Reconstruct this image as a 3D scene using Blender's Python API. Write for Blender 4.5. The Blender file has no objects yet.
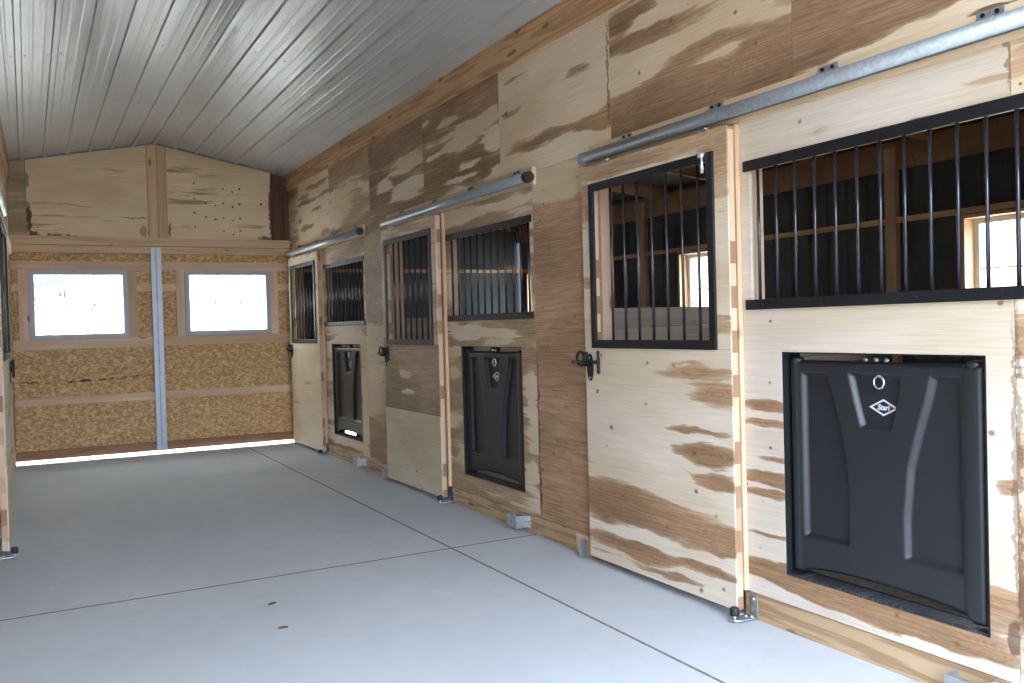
import bpy, bmesh, math, random
from mathutils import Vector, Matrix, noise as mnoise

random.seed(7)
SC = bpy.context.scene
COL = SC.collection

# ---------------------------------------------------------------- layout (metres)
WR, WL = 3.158, -0.19            # aisle wall faces, right and left
XC = (WR + WL) / 2               # ridge line
YE = 12.25                       # inner face of the end wall
Y0 = -0.35                       # open front of the barn, behind the camera
EAVE, RIDGE = 3.59, 3.92
MODS = (1.95, 5.57, 9.19)        # near edge of each stall
PITCH = 3.62
OUTR, OUTL = 6.74, -3.77         # outer walls of the stalls


def zceil(x):
    return RIDGE - (RIDGE - EAVE) * abs(x - XC) / (WR - XC)


# ---------------------------------------------------------------- node helpers
class G:
    def __init__(s, name):
        s.m = bpy.data.materials.new(name)
        s.m.use_nodes = True
        s.t = s.m.node_tree
        s.t.nodes.clear()
        s.out = s.t.nodes.new('ShaderNodeOutputMaterial')

    def n(s, typ, ins=None, **kw):
        nd = s.t.nodes.new('ShaderNode' + typ)
        for k, v in kw.items():
            setattr(nd, k, v)
        for k, v in (ins or {}).items():
            sock = nd.inputs[k]
            if isinstance(v, bpy.types.NodeSocket):
                s.t.links.new(v, sock)
            else:
                sock.default_value = v
        return nd

    def math(s, op, a, b=0.0, clamp=False):
        return s.n('Math', {0: a, 1: b}, operation=op, use_clamp=clamp).outputs[0]

    def vec(s, op, a, b=(0, 0, 0)):
        return s.n('VectorMath', {0: a, 1: b}, operation=op).outputs[0]

    def rng(s, v, a, b, c=0.0, d=1.0, interp='SMOOTHSTEP'):
        nd = s.n('MapRange', {0: v, 1: a, 2: b, 3: c, 4: d}, interpolation_type=interp)
        return nd.outputs[0]

    def mix(s, f, a, b, mode='MIX'):
        nd = s.t.nodes.new('ShaderNodeMix')
        nd.data_type = 'RGBA'
        nd.blend_type = mode
        ins = {'f': nd.inputs[0], 'a': nd.inputs[6], 'b': nd.inputs[7]}
        for k, v in (('f', f), ('a', a), ('b', b)):
            if isinstance(v, bpy.types.NodeSocket):
                s.t.links.new(v, ins[k])
            else:
                ins[k].default_value = v if k == 'f' else (*v[:3], 1)
        return nd.outputs[2]

    def noise(s, vec, scale, detail=2.0, rough=0.5, out=0):
        return s.n('TexNoise', {'Vector': vec, 'Scale': scale, 'Detail': detail, 'Roughness': rough}).outputs[out]

    def obj(s):
        return s.n('TexCoord').outputs['Object']

    def bsdf(s, col, rough=0.5, metal=0.0, spec=0.5, bump=None, bstr=0.2, bdist=0.002):
        p = s.n('BsdfPrincipled', {'Roughness': rough, 'Metallic': metal, 'Specular IOR Level': spec})
        if isinstance(col, bpy.types.NodeSocket):
            s.t.links.new(col, p.inputs['Base Color'])
        else:
            p.inputs['Base Color'].default_value = (*col, 1)
        if bump is not None:
            b = s.n('Bump', {'Height': bump, 'Strength': bstr, 'Distance': bdist})
            s.t.links.new(b.outputs[0], p.inputs['Normal'])
        s.t.links.new(p.outputs[0], s.out.inputs[0])
        return s.m


def scl(g, v, sx, sy, sz, off=(0, 0, 0)):
    return g.n('VectorMath', {0: v, 1: (sx, sy, sz), 2: off}, operation='MULTIPLY_ADD').outputs[0]


CREAM = (0.665, 0.55, 0.405)
BROWN = (0.31, 0.18, 0.095)


def ply(name, seed, bias=-0.1, ells=(), stains=(), knots=0.35, cream=CREAM, brown=BROWN, along='y', yoff=0.0, fy=0.75, fz=5.0):
    """Rotary-cut plywood face: pale sapwood with brown heartwood streaks along the grain.
    ells: (y, z, ry, rz, amount) adds (+) or removes (-) heartwood; stains: the same in near-black brown."""
    g = G(name)
    P = g.obj()
    if along == 'x':
        sp = g.n('SeparateXYZ', {0: P})
        P = g.n('CombineXYZ', {0: sp.outputs[1], 1: sp.outputs[0], 2: sp.outputs[2]}).outputs[0]
    P = g.vec('MULTIPLY', P, (0, 1, 1))
    w = g.vec('SUBTRACT', g.noise(scl(g, P, 0, 1.6, 7, (seed * 3.1, 0, 0)), 1.0, 3, 0.55, out=1), (0.5, 0.5, 0.5))
    Pw = g.vec('ADD', P, g.vec('MULTIPLY', w, (0, 0.34, 0.11)))
    w2 = g.vec('SUBTRACT', g.noise(scl(g, P, 0, 4.5, 16, (seed * 6.1, 2, 0)), 1.0, 3, 0.6, out=1), (0.5, 0.5, 0.5))
    Pe = g.vec('ADD', Pw, g.vec('MULTIPLY', w2, (0, 0.16, 0.05)))
    n = g.noise(scl(g, Pw, 0, fy, fz, (seed * 1.7, seed * 5.3, seed * 2.9)), 1.0, 2.5, 0.55)
    f = g.math('ADD', n, bias)
    fea = g.noise(scl(g, Pw, 0, 1.5, 26, (seed * 4.7, 0, 1)), 1.0, 3, 0.6)
    f = g.math('ADD', f, g.math('MULTIPLY', g.math('SUBTRACT', fea, 0.5), 0.52))
    for (y, z, ry, rz, a) in ells:
        d = g.n('VectorMath', {0: scl(g, Pe, 0, 1 / ry, 1 / rz, (0, -(y - yoff) / ry, -z / rz))}, operation='LENGTH').outputs[1]
        f = g.math('ADD', f, g.rng(d, 0.15, 1.6, a, 0.0, 'LINEAR'))
    mask = g.rng(f, 0.46, 0.555)
    deep = g.rng(f, 0.49, 0.70)
    grain = g.noise(scl(g, P, 0, 2.5, 95, (seed, 0, 0)), 1.0, 2, 0.6)
    lines = g.n('Math', {0: g.math('MULTIPLY', f, 70.0)}, operation='SINE').outputs[0]
    lines = g.rng(lines, -1, 1, 0.86, 1.06, 'LINEAR')
    gc = g.rng(grain, 0.3, 0.7, 0.90, 1.07, 'LINEAR')
    gb = g.math('MULTIPLY', g.rng(grain, 0.3, 0.7, 0.74, 1.22, 'LINEAR'), lines)
    tone = g.noise(scl(g, Pw, 0, 0.7, 2.2, (seed * 9, 0, 3)), 1.0, 2)
    cc = g.mix(g.rng(tone, 0.35, 0.68), tuple(c * k for c, k in zip(cream, (1.05, 1.06, 1.10))), tuple(c * k for c, k in zip(cream, (0.90, 0.85, 0.76))))
    cc = g.mix(1.0, cc, g.n('CombineXYZ', {0: gc, 1: gc, 2: gc}).outputs[0], 'MULTIPLY')
    bb = g.mix(g.rng(tone, 0.35, 0.65), tuple(c * 0.86 for c in brown), tuple(c * k for c, k in zip(brown, (1.28, 1.3, 1.35))))
    bb = g.mix(1.0, bb, g.n('CombineXYZ', {0: gb, 1: gb, 2: gb}).outputs[0], 'MULTIPLY')
    tan = g.mix(0.45, bb, tuple(c * k for c, k in zip(cream, (0.80, 0.72, 0.62))))
    col = g.mix(mask, cc, g.mix(deep, tan, bb))
    if knots > 0:
        v = g.n('TexVoronoi', {'Vector': scl(g, P, 0, 6.5, 8.0, (seed * 2.3, seed, seed)), 'Scale': 1.0, 'Randomness': 1.0}, feature='F1')
        sp = g.n('SeparateColor', {0: v.outputs['Color']})
        on = g.math('LESS_THAN', sp.outputs[0], knots)
        big = g.rng(sp.outputs[1], 0, 1, 0.05, 0.135, 'LINEAR')
        dd = g.math('DIVIDE', v.outputs['Distance'], big)
        k = g.math('MULTIPLY', g.rng(dd, 0.55, 1.15, 0.85, 0.0), on)
        col = g.mix(k, col, (0.17, 0.085, 0.035))
    if stains:
        ws = g.vec('SUBTRACT', g.noise(scl(g, P, 0, 14, 22, (seed, 0, 0)), 1.0, 4, 0.6, out=1), (0.5, 0.5, 0.5))
        Ps = g.vec('ADD', P, g.vec('MULTIPLY', ws, (0, 0.09, 0.12)))
        s = None
        for (y, z, ry, rz, a) in stains:
            d = g.n('VectorMath', {0: scl(g, Ps, 0, 1 / ry, 1 / rz, (0, -(y - yoff) / ry, -z / rz))}, operation='LENGTH').outputs[1]
            r = g.rng(d, 0.7, 1.15, a, 0.0)
            s = r if s is None else g.math('MAXIMUM', s, r)
        col = g.mix(s, col, (0.10, 0.05, 0.026))
    return g.bsdf(col, 0.62, spec=0.28, bump=grain, bstr=0.12)


def pine(name, axis='y', col=(0.62, 0.44, 0.28), seed=0.0, dark=0.55, knots=0.3, stripes=26.0):
    g = G(name)
    P = g.obj()
    k = {'x': (0.5, 9, 9), 'y': (9, 0.5, 9), 'z': (9, 9, 0.5)}[axis]
    off = (seed * 3.3, seed * 1.9, seed * 4.1)
    n = g.noise(scl(g, P, *k, off), 1.0, 3, 0.55)
    ring = g.n('Math', {0: g.math('MULTIPLY', n, stripes)}, operation='SINE').outputs[0]
    r = g.rng(ring, -0.4, 1.0, 0.0, 1.0)
    big = g.noise(scl(g, P, *(c * 0.35 for c in k), off), 1.0, 1)
    c1 = g.mix(g.rng(big, 0.35, 0.65), tuple(c * 1.1 for c in col), tuple(c * v for c, v in zip(col, (0.86, 0.80, 0.74))))
    c2 = g.mix(g.math('MULTIPLY', r, dark * 0.6), c1, tuple(c * v for c, v in zip(col, (0.52, 0.40, 0.30))))
    if knots > 0:
        kk = {'x': (3.2, 8, 8), 'y': (8, 3.2, 8), 'z': (8, 8, 3.2)}[axis]
        v = g.n('TexVoronoi', {'Vector': scl(g, P, *kk, (seed, seed * 2, seed * 5)), 'Scale': 1.0}, feature='F1')
        sp = g.n('SeparateColor', {0: v.outputs['Color']})
        on = g.math('LESS_THAN', sp.outputs[0], knots)
        d = g.math('MULTIPLY', g.rng(v.outputs['Distance'], 0.08, 0.2, 0.85, 0.0), on)
        c2 = g.mix(d, c2, (0.20, 0.09, 0.035))
    return g.bsdf(c2, 0.6, spec=0.3, bump=n, bstr=0.1)


def osb(name, seed=0.0, stains=()):
    g = G(name)
    P = g.obj()
    P = g.vec('ADD', P, g.vec('MULTIPLY', g.vec('SUBTRACT', g.noise(P, 9.0, 2, out=1), (0.5, 0.5, 0.5)), (0.07, 0, 0.07)))
    cols = []
    for i, ang in enumerate((0.85, -0.95, 0.05)):
        m = g.n('Mapping', {'Vector': P, 'Rotation': (0, ang, 0), 'Scale': (32, 0.1, 66), 'Location': (seed + i * 3.7, 0, i * 1.3)})
        v = g.n('TexVoronoi', {'Vector': m.outputs[0], 'Scale': 1.0}, feature='F1')
        cols.append(g.n('SeparateColor', {0: v.outputs['Color']}).outputs[i])
    pick = g.noise(P, 17.0, 1)
    a = g.math('ADD', g.math('MULTIPLY', cols[0], 0.5), g.math('MULTIPLY', cols[1], 0.5))
    val = g.math('ADD', g.math('MULTIPLY', a, 0.7), g.math('MULTIPLY', cols[2], g.rng(pick, 0.4, 0.6, 0.1, 0.5)))
    c = g.mix(g.rng(val, 0.2, 0.85, 0, 1, 'LINEAR'), (0.44, 0.255, 0.11), (0.84, 0.56, 0.29))
    fl = g.rng(g.noise(scl(g, P, 30, 1, 60), 1.0, 2), 0.66, 0.74)
    c = g.mix(g.math('MULTIPLY', fl, 0.7), c, (0.10, 0.05, 0.02))
    if stains:
        for (x, z, rx, rz, a) in stains:
            d = g.n('VectorMath', {0: scl(g, P, 1 / rx, 0, 1 / rz, (-x / rx, 0, -z / rz))}, operation='LENGTH').outputs[1]
            nn = g.rng(g.noise(P, 14.0, 3), 0.42, 0.58)
            c = g.mix(g.math('MULTIPLY', g.rng(d, 0.5, 1.0, a, 0.0), nn), c, (0.045, 0.035, 0.03))
    return g.bsdf(c, 0.65, spec=0.25, bump=val, bstr=0.3)


def flat(name, col, rough=0.5, metal=0.0, spec=0.5, var=0.0, sc=8.0):
    g = G(name)
    P = g.obj()
    n = g.noise(P, sc, 3)
    c = g.mix(g.rng(n, 0.3, 0.7, 0, 1, 'LINEAR'), tuple(min(1, c * (1 + var)) for c in col), tuple(c * (1 - var) for c in col))
    return g.bsdf(c, rough, metal, spec)


def galv(name, col=(0.50, 0.53, 0.56), rough=0.38, metal=0.9):
    g = G(name)
    P = g.obj()
    v = g.n('TexVoronoi', {'Vector': P, 'Scale': 70.0}, feature='F1')
    s = g.n('SeparateColor', {0: v.outputs['Color']}).outputs[0]
    c = g.mix(s, tuple(k * 0.85 for k in col), tuple(k * 1.12 for k in col))
    r = g.rng(s, 0, 1, rough - 0.05, rough + 0.1, 'LINEAR')
    p = g.bsdf(c, rough, metal)
    g.t.links.new(r, [x for x in g.t.nodes if x.type == 'BSDF_PRINCIPLED'][0].inputs['Roughness'])
    return p


def concrete():
    g = G('broom_finished_concrete')
    P = g.obj()
    big = g.noise(scl(g, P, 0.7, 0.5, 1), 1.0, 4, 0.55)
    mid = g.noise(P, 6.0, 4, 0.6)
    fine = g.noise(P, 240.0, 2, 0.7)
    broom = g.noise(scl(g, P, 3, 160, 1), 1.0, 2)
    c = g.mix(g.rng(big, 0.3, 0.7), (0.455, 0.465, 0.475), (0.53, 0.535, 0.54))
    c = g.mix(g.math('MULTIPLY', g.rng(mid, 0.35, 0.7), 0.35), c, (0.42, 0.425, 0.43))
    c = g.mix(g.math('MULTIPLY', g.rng(fine, 0.35, 0.65), 0.28), c, (0.33, 0.335, 0.345))
    st = g.noise(scl(g, P, 1.3, 2.2, 1, (4.2, 7.7, 0)), 1.0, 3)
    c = g.mix(g.rng(st, 0.66, 0.76, 0, 0.35), c, (0.36, 0.32, 0.28))
    h = g.math('ADD', g.math('MULTIPLY', fine, 0.5), g.math('MULTIPLY', broom, 0.6))
    return g.bsdf(c, 0.7, spec=0.35, bump=h, bstr=0.25, bdist=0.002)


def ceiling_mat():
    g = G('ribbed_liner_steel')
    P = g.obj()
    wav = g.noise(scl(g, P, 9, 0.55, 1), 1.0, 3, 0.5)
    oil = g.noise(scl(g, P, 3.5, 1.6, 1, (3, 3, 3)), 1.0, 2)
    h = g.math('ADD', g.math('MULTIPLY', wav, 0.6), oil)
    c = g.mix(g.rng(oil, 0.3, 0.7), (0.47, 0.475, 0.475), (0.52, 0.525, 0.52))
    return g.bsdf(c, 0.33, 0.08, 0.40, bump=h, bstr=0.7, bdist=0.016)


def pane_glass():
    g = G('window_pane_glass')
    tr = g.n('BsdfTransparent', {0: (0.93, 0.96, 0.96, 1)})
    gl = g.n('BsdfGlossy', {'Roughness': 0.03})
    lw = g.n('LayerWeight', {'Blend': 0.5})
    fr = g.math('ADD', g.math('MULTIPLY', g.math('POWER', lw.outputs['Facing'], 5.0), 0.9), 0.04)
    mx = g.n('MixShader', {0: fr, 1: tr.outputs[0], 2: gl.outputs[0]})
    g.t.links.new(mx.outputs[0], g.out.inputs[0])
    return g.m


M = dict(
    concrete=concrete(), ceil=ceiling_mat(), glass=pane_glass(),
    black=flat('black_painted_steel', (0.009, 0.009, 0.011), 0.5, 0.0, 0.3, 0.2),
    bar=flat('black_gloss_bar', (0.012, 0.012, 0.017), 0.22, 0.0, 0.6, 0.1),
    rubber=flat('black_rubber', (0.010, 0.010, 0.012), 0.6),
    galv=galv('galvanised_steel'), galvd=galv('dull_galvanised_rail', (0.30, 0.335, 0.355), 0.42, 0.55),
    bolt=galv('zinc_bolt', (0.72, 0.74, 0.75), 0.25),
    stile=flat('grey_door_stile_steel', (0.40, 0.43, 0.50), 0.4, 0.3, 0.5, 0.06),
    jtrim=flat('grey_ceiling_trim', (0.20, 0.25, 0.28), 0.5, 0.2),
    wframe=flat('grey_window_frame', (0.46, 0.47, 0.53), 0.45),
    white=flat('white_vinyl', (0.75, 0.77, 0.78), 0.4),
    steel=flat('charcoal_siding_inside', (0.075, 0.081, 0.09), 0.5, 0.0, 0.25, 0.12, 3.0),
    roofin=flat('dark_roof_underside', (0.10, 0.095, 0.09), 0.6, 0.0, 0.3, 0.15),
    dirt=flat('stall_base_gravel', (0.36, 0.32, 0.27), 0.9, 0.0, 0.2, 0.35, 30.0),
    joint=flat('joint_dirt', (0.19, 0.165, 0.125), 0.9, 0.0, 0.2, 0.3, 40.0),
    ground=flat('pale_gravel_yard', (0.42, 0.40, 0.36), 0.9, 0.0, 0.2, 0.2, 2.0),
    pineY=pine('pale_pine_along', 'y', (0.64, 0.43, 0.26), 1.3),
    pineZ=pine('pale_pine_upright', 'z', (0.66, 0.47, 0.30), 2.1, 0.45),
    pineX=pine('pale_pine_across', 'x', (0.56, 0.42, 0.28), 3.7, 0.45, 0.15),
    studZ=pine('pinkish_stud', 'z', (0.60, 0.43, 0.31), 5.1, 0.3, 0.2),
    gstud=pine('pale_gable_stud', 'z', (0.72, 0.52, 0.34), 7.7, 0.3, 0.1),
    paleY=pine('pale_rail_board', 'y', (0.66, 0.53, 0.35), 2.9, 0.25, 0.1),
    beamY=pine('yellow_pine_header', 'y', (0.52, 0.335, 0.18), 6.3, 0.9, 0.45, 34),
    skirtY=pine('treated_pine_skirt', 'y', (0.50, 0.365, 0.225), 8.8, 1.1, 0.4, 40),
    greyboard=pine('greyed_partition_plank', 'x', (0.42, 0.34, 0.28), 9.4, 0.5, 0.45),
    rafter=pine('brown_rafter', 'x', (0.34, 0.22, 0.13), 4.4, 0.5, 0.3),
    darkpost=pine('dark_stained_post', 'z', (0.13, 0.065, 0.04), 4.9, 0.6, 0.2),
    apron=flat('low_bounce_dark_ground', (0.13, 0.12, 0.10), 0.9, 0.0, 0.2, 0.25, 2.0),  # unseen front ground, made dark to cut bounce onto near walls and ceiling
    chip=flat('dark_wood_chip', (0.10, 0.065, 0.035), 0.8),
)


def plastic(name='scuffed_black_plastic', lo=0.64, am=0.35):
    g = G(name)
    P = g.obj()
    n = g.noise(P, 90.0, 3)
    sc = g.rng(g.noise(scl(g, P, 1, 40, 26), 1.0, 5, 0.7), lo, lo + 0.14)
    c = g.mix(g.math('MULTIPLY', sc, am), (0.0125, 0.0135, 0.017), (0.10, 0.105, 0.115))
    return g.bsdf(c, 0.46, 0.0, 0.5, bump=n, bstr=0.08)


M['plastic'] = plastic()
M['sill'] = plastic('scuffed_sill', 0.50, 0.9)


# ---------------------------------------------------------------- mesh helpers
def tag(o, label=None, cat=None, group=None, kind=None):
    if label: o['label'] = label
    if cat: o['category'] = cat
    if group: o['group'] = group
    if kind: o['kind'] = kind
    return o


def empty(name, loc, parent=None):
    o = bpy.data.objects.new(name, None)
    o.empty_display_size = 0.1
    o.location = loc
    COL.objects.link(o)
    if parent: o.parent = parent
    return o


class MB:
    def __init__(s):
        s.bm = bmesh.new()

    def box(s, x0, x1, y0, y1, z0, z1):
        x0, x1 = sorted((x0, x1)); y0, y1 = sorted((y0, y1)); z0, z1 = sorted((z0, z1))
        v = [s.bm.verts.new((x, y, z)) for x in (x0, x1) for y in (y0, y1) for z in (z0, z1)]
        for f in ((0, 1, 3, 2), (4, 6, 7, 5), (0, 4, 5, 1), (2, 3, 7, 6), (0, 2, 6, 4), (1, 5, 7, 3)):
            s.bm.faces.new([v[i] for i in f])
        return s

    def prism(s, pts, axis, a, b):
        """polygon pts extruded along an axis from a to b; pts are the two other coordinates in xyz order"""
        def mk(p, q):
            return {'x': (q, p[0], p[1]), 'y': (p[0], q, p[1]), 'z': (p[0], p[1], q)}[axis]
        A = [s.bm.verts.new(mk(p, a)) for p in pts]
        B = [s.bm.verts.new(mk(p, b)) for p in pts]
        n = len(pts)
        s.bm.faces.new(A); s.bm.faces.new(list(reversed(B)))
        for i in range(n):
            s.bm.faces.new((A[i], B[i], B[(i + 1) % n], A[(i + 1) % n]))
        return s

    def tube(s, path, r, seg=12, caps=True):
        path = [Vector(p) for p in path]
        rs = r if isinstance(r, (list, tuple)) else [r] * len(path)
        rings = []
        up = None
        for i, p in enumerate(path):
            t = (path[min(i + 1, len(path) - 1)] - path[max(i - 1, 0)]).normalized()
            if up is None:
                up = Vector((0, 0, 1)) if abs(t.z) < 0.9 else Vector((1, 0, 0))
            a = t.cross(up).normalized()
            b = a.cross(t).normalized()
            up = b
            rings.append([s.bm.verts.new(p + (a * math.cos(2 * math.pi * k / seg) + b * math.sin(2 * math.pi * k / seg)) * rs[i]) for k in range(seg)])
        for A, B in zip(rings, rings[1:]):
            for k in range(seg):
                f = s.bm.faces.new((A[k], A[(k + 1) % seg], B[(k + 1) % seg], B[k]))
                f.smooth = True
        if caps:
            s.bm.faces.new(rings[0]); s.bm.faces.new(list(reversed(rings[-1])))
        return s

    def torus(s, c, R, r, axis='x', n=28, seg=8, a0=0.0, a1=2 * math.pi):
        c = Vector(c)
        full = abs(a1 - a0 - 2 * math.pi) < 1e-6
        pts = []
        cnt = n if full else n + 1
        rings = []
        for i in range(cnt):
            a = a0 + (a1 - a0) * i / n
            ca, sa = math.cos(a), math.sin(a)
            d = {'x': Vector((0, ca, sa)), 'y': Vector((ca, 0, sa)), 'z': Vector((ca, sa, 0))}[axis]
            ax = {'x': Vector((1, 0, 0)), 'y': Vector((0, 1, 0)), 'z': Vector((0, 0, 1))}[axis]
            rings.append([s.bm.verts.new(c + d * R + (d * math.cos(2 * math.pi * k / seg) + ax * math.sin(2 * math.pi * k / seg)) * r) for k in range(seg)])
        for i in range(n):
            A, B = rings[i], rings[(i + 1) % cnt]
            for k in range(seg):
                f = s.bm.faces.new((A[k], A[(k + 1) % seg], B[(k + 1) % seg], B[k])); f.smooth = True
        if not full:
            s.bm.faces.new(rings[0]); s.bm.faces.new(rings[-1])
        return s

    def panel(s, x0, x1, y0, y1, z0, z1, holes=()):
        """board lying in the y-z plane between x0 and x1, with rectangular holes"""
        ys = sorted({y0, y1} | {min(max(v, y0), y1) for h in holes for v in h[:2]})
        zs = sorted({z0, z1} | {min(max(v, z0), z1) for h in holes for v in h[2:]})
        def solid(i, j):
            if not (0 <= i < len(ys) - 1 and 0 <= j < len(zs) - 1): return False
            cy, cz = (ys[i] + ys[i + 1]) / 2, (zs[j] + zs[j + 1]) / 2
            return not any(h[0] < cy < h[1] and h[2] < cz < h[3] for h in holes)
        cache = {}
        def v(x, i, j):
            k = (x, i, j)
            if k not in cache: cache[k] = s.bm.verts.new((x, ys[i], zs[j]))
            return cache[k]
        for i in range(len(ys) - 1):
            for j in range(len(zs) - 1):
                if not solid(i, j): continue
                for x in (x0, x1):
                    s.bm.faces.new((v(x, i, j), v(x, i + 1, j), v(x, i + 1, j + 1), v(x, i, j + 1)))
                for (di, dj, a, b) in ((-1, 0, (i, j), (i, j + 1)), (1, 0, (i + 1, j), (i + 1, j + 1)), (0, -1, (i, j), (i + 1, j)), (0, 1, (i, j + 1), (i + 1, j + 1))):
                    if not solid(i + di, j + dj):
                        s.bm.faces.new((v(x0, *a), v(x0, *b), v(x1, *b), v(x1, *a)))
        return s

    def swap(s):
        for v in s.bm.verts: v.co = (v.co.y, v.co.x, v.co.z)
        return s

    def build(s, name, mat, parent=None, bevel=0.0, kind=None):
        bmesh.ops.recalc_face_normals(s.bm, faces=s.bm.faces)
        me = bpy.data.meshes.new(name)
        s.bm.to_mesh(me); s.bm.free()
        me.materials.append(mat)
        o = bpy.data.objects.new(name, me)
        COL.objects.link(o)
        if parent: o.parent = parent
        if bevel:
            m = o.modifiers.new('soft_edge', 'BEVEL')
            m.width = bevel; m.segments = 2; m.limit_method = 'ANGLE'
        if kind: o['kind'] = kind
        return o


def struct(name):
    return tag(empty(name, (0, 0, 0)), kind='structure')


# ---------------------------------------------------------------- floor and ground
bm = MB()
def slab(pts, z0=-0.12, z1=0.0):
    bm.prism(pts, 'z', z0, z1)
def yj(x, a=5.550, b=0.030): return a + b * (x + 0.178)
def yk(x): return 9.995 + 0.047 * (x + 0.071)
XJ = 2.491
for (xa, xb) in ((-0.45, XJ - 0.009), (XJ + 0.009, 3.27)):
    slab([(xa, Y0), (xb, Y0), (xb, yj(xb) - 0.011), (xa, yj(xa) - 0.011)])
    slab([(xa, yj(xa) + 0.011), (xb, yj(xb) + 0.011), (xb, yk(xb) - 0.002), (xa, yk(xa) - 0.002)])
    slab([(xa, yk(xa) + 0.002), (xb, yk(xb) + 0.002), (xb, 12.2), (xa, 12.2)])
fl = bm.build('floor', M['concrete'], kind='structure')
fj = MB().box(-0.45, 3.27, Y0, 12.19, -0.05, -0.0004).build('joint_fill', M['joint'], fl)
MB().box(3.275, OUTR, Y0, 12.3, -0.12, -0.005).build('floor_stalls_right', M['dirt'], kind='structure')
MB().box(OUTL, -0.455, Y0, 12.3, -0.12, -0.005).build('floor_stalls_left', M['dirt'], kind='structure')
MB().box(-70, 70, Y0 - 0.02, 110, -0.4, -0.125).build('ground', M['ground'], kind='structure')
MB().box(-70, 70, -70, Y0 - 0.025, -0.4, -0.125).build('ground_front', M['apron'], kind='structure')

# ---------------------------------------------------------------- ribbed ceiling
def rib_profile(x0, x1, step=0.2465):
    """(x, drop) profile: major ribs with two faint ones between"""
    pts = []
    x = XC - math.ceil((XC - x0) / step) * step
    while x < x1 + step:
        for dx, d in ((-0.026, 0), (-0.018, 0.020), (0.018, 0.020), (0.026, 0),
                      (0.070, 0), (0.078, 0.0016), (0.092, 0.0016), (0.100, 0),
                      (0.147, 0), (0.155, 0.0016), (0.169, 0.0016), (0.177, 0)):
            pts.append((x + dx, d))
        x += step
    return [p for p in pts if x0 < p[0] < x1]

bm = bmesh.new()
xs = [(WL - 0.30, 0)] + rib_profile(WL - 0.30, WR + 0.05) + [(WR + 0.05, 0)]
ysc = [Y0, 1.2, 4.0, 6.8, 9.6, 12.3]
rows = [[bm.verts.new((x, y, zceil(x) - d)) for x, d in xs] for y in ysc]
for A, B in zip(rows, rows[1:]):
    for i in range(len(xs) - 1):
        bm.faces.new((A[i], A[i + 1], B[i + 1], B[i]))
me = bpy.data.meshes.new('ceiling'); bm.to_mesh(me); bm.free(); me.materials.append(M['ceil'])
ceiling = bpy.data.objects.new('ceiling', me); COL.objects.link(ceiling); ceiling['kind'] = 'structure'
sol = ceiling.modifiers.new('gauge', 'SOLIDIFY'); sol.thickness = 0.03; sol.offset = 1.0
# fixing screws beside the ribs, in rows across the panels
bm = MB()
for y in (2.6, 5.2, 7.8, 10.4):
    k = -7
    while k < 8:
        for dx in (-0.045, 0.045):
            x = XC + k * 0.2465 + dx
            if WL + 0.05 < x < WR - 0.05:
                bm.tube([(x, y, zceil(x) + 0.004), (x, y, zceil(x) - 0.006)], 0.006, 8)
        k += 1
bm.build('fixing_screw', M['white'], ceiling, kind='stuff')
for s, X in ((-1, WR), (1, WL)):
    MB().box(X, X + s * 0.022, Y0, YE, EAVE - 0.018, EAVE - 0.002).build('eave_channel', M['jtrim'], ceiling)
    a, b = sorted((X, XC))
    MB().prism([(a, zceil(a) - 0.022), (b, zceil(b) - 0.022), (b, zceil(b) - 0.002), (a, zceil(a) - 0.002)], 'y', YE - 0.05, YE - 0.03).build('gable_channel', M['jtrim'], ceiling)


# ---------------------------------------------------------------- aisle walls
class Side:
    """u = distance out of the wall face into the aisle"""
    def __init__(s, wx, sg): s.wx, s.sg = wx, sg
    def x(s, u): return s.wx + s.sg * u

R, L = Side(WR, -1), Side(WL, 1)
TH = 0.02


def E(*v): return [(a, b, c, d, e) for (a, b, c, d), e in v]
def B_(lst, a): return [(*t, a) for t in lst]


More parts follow.
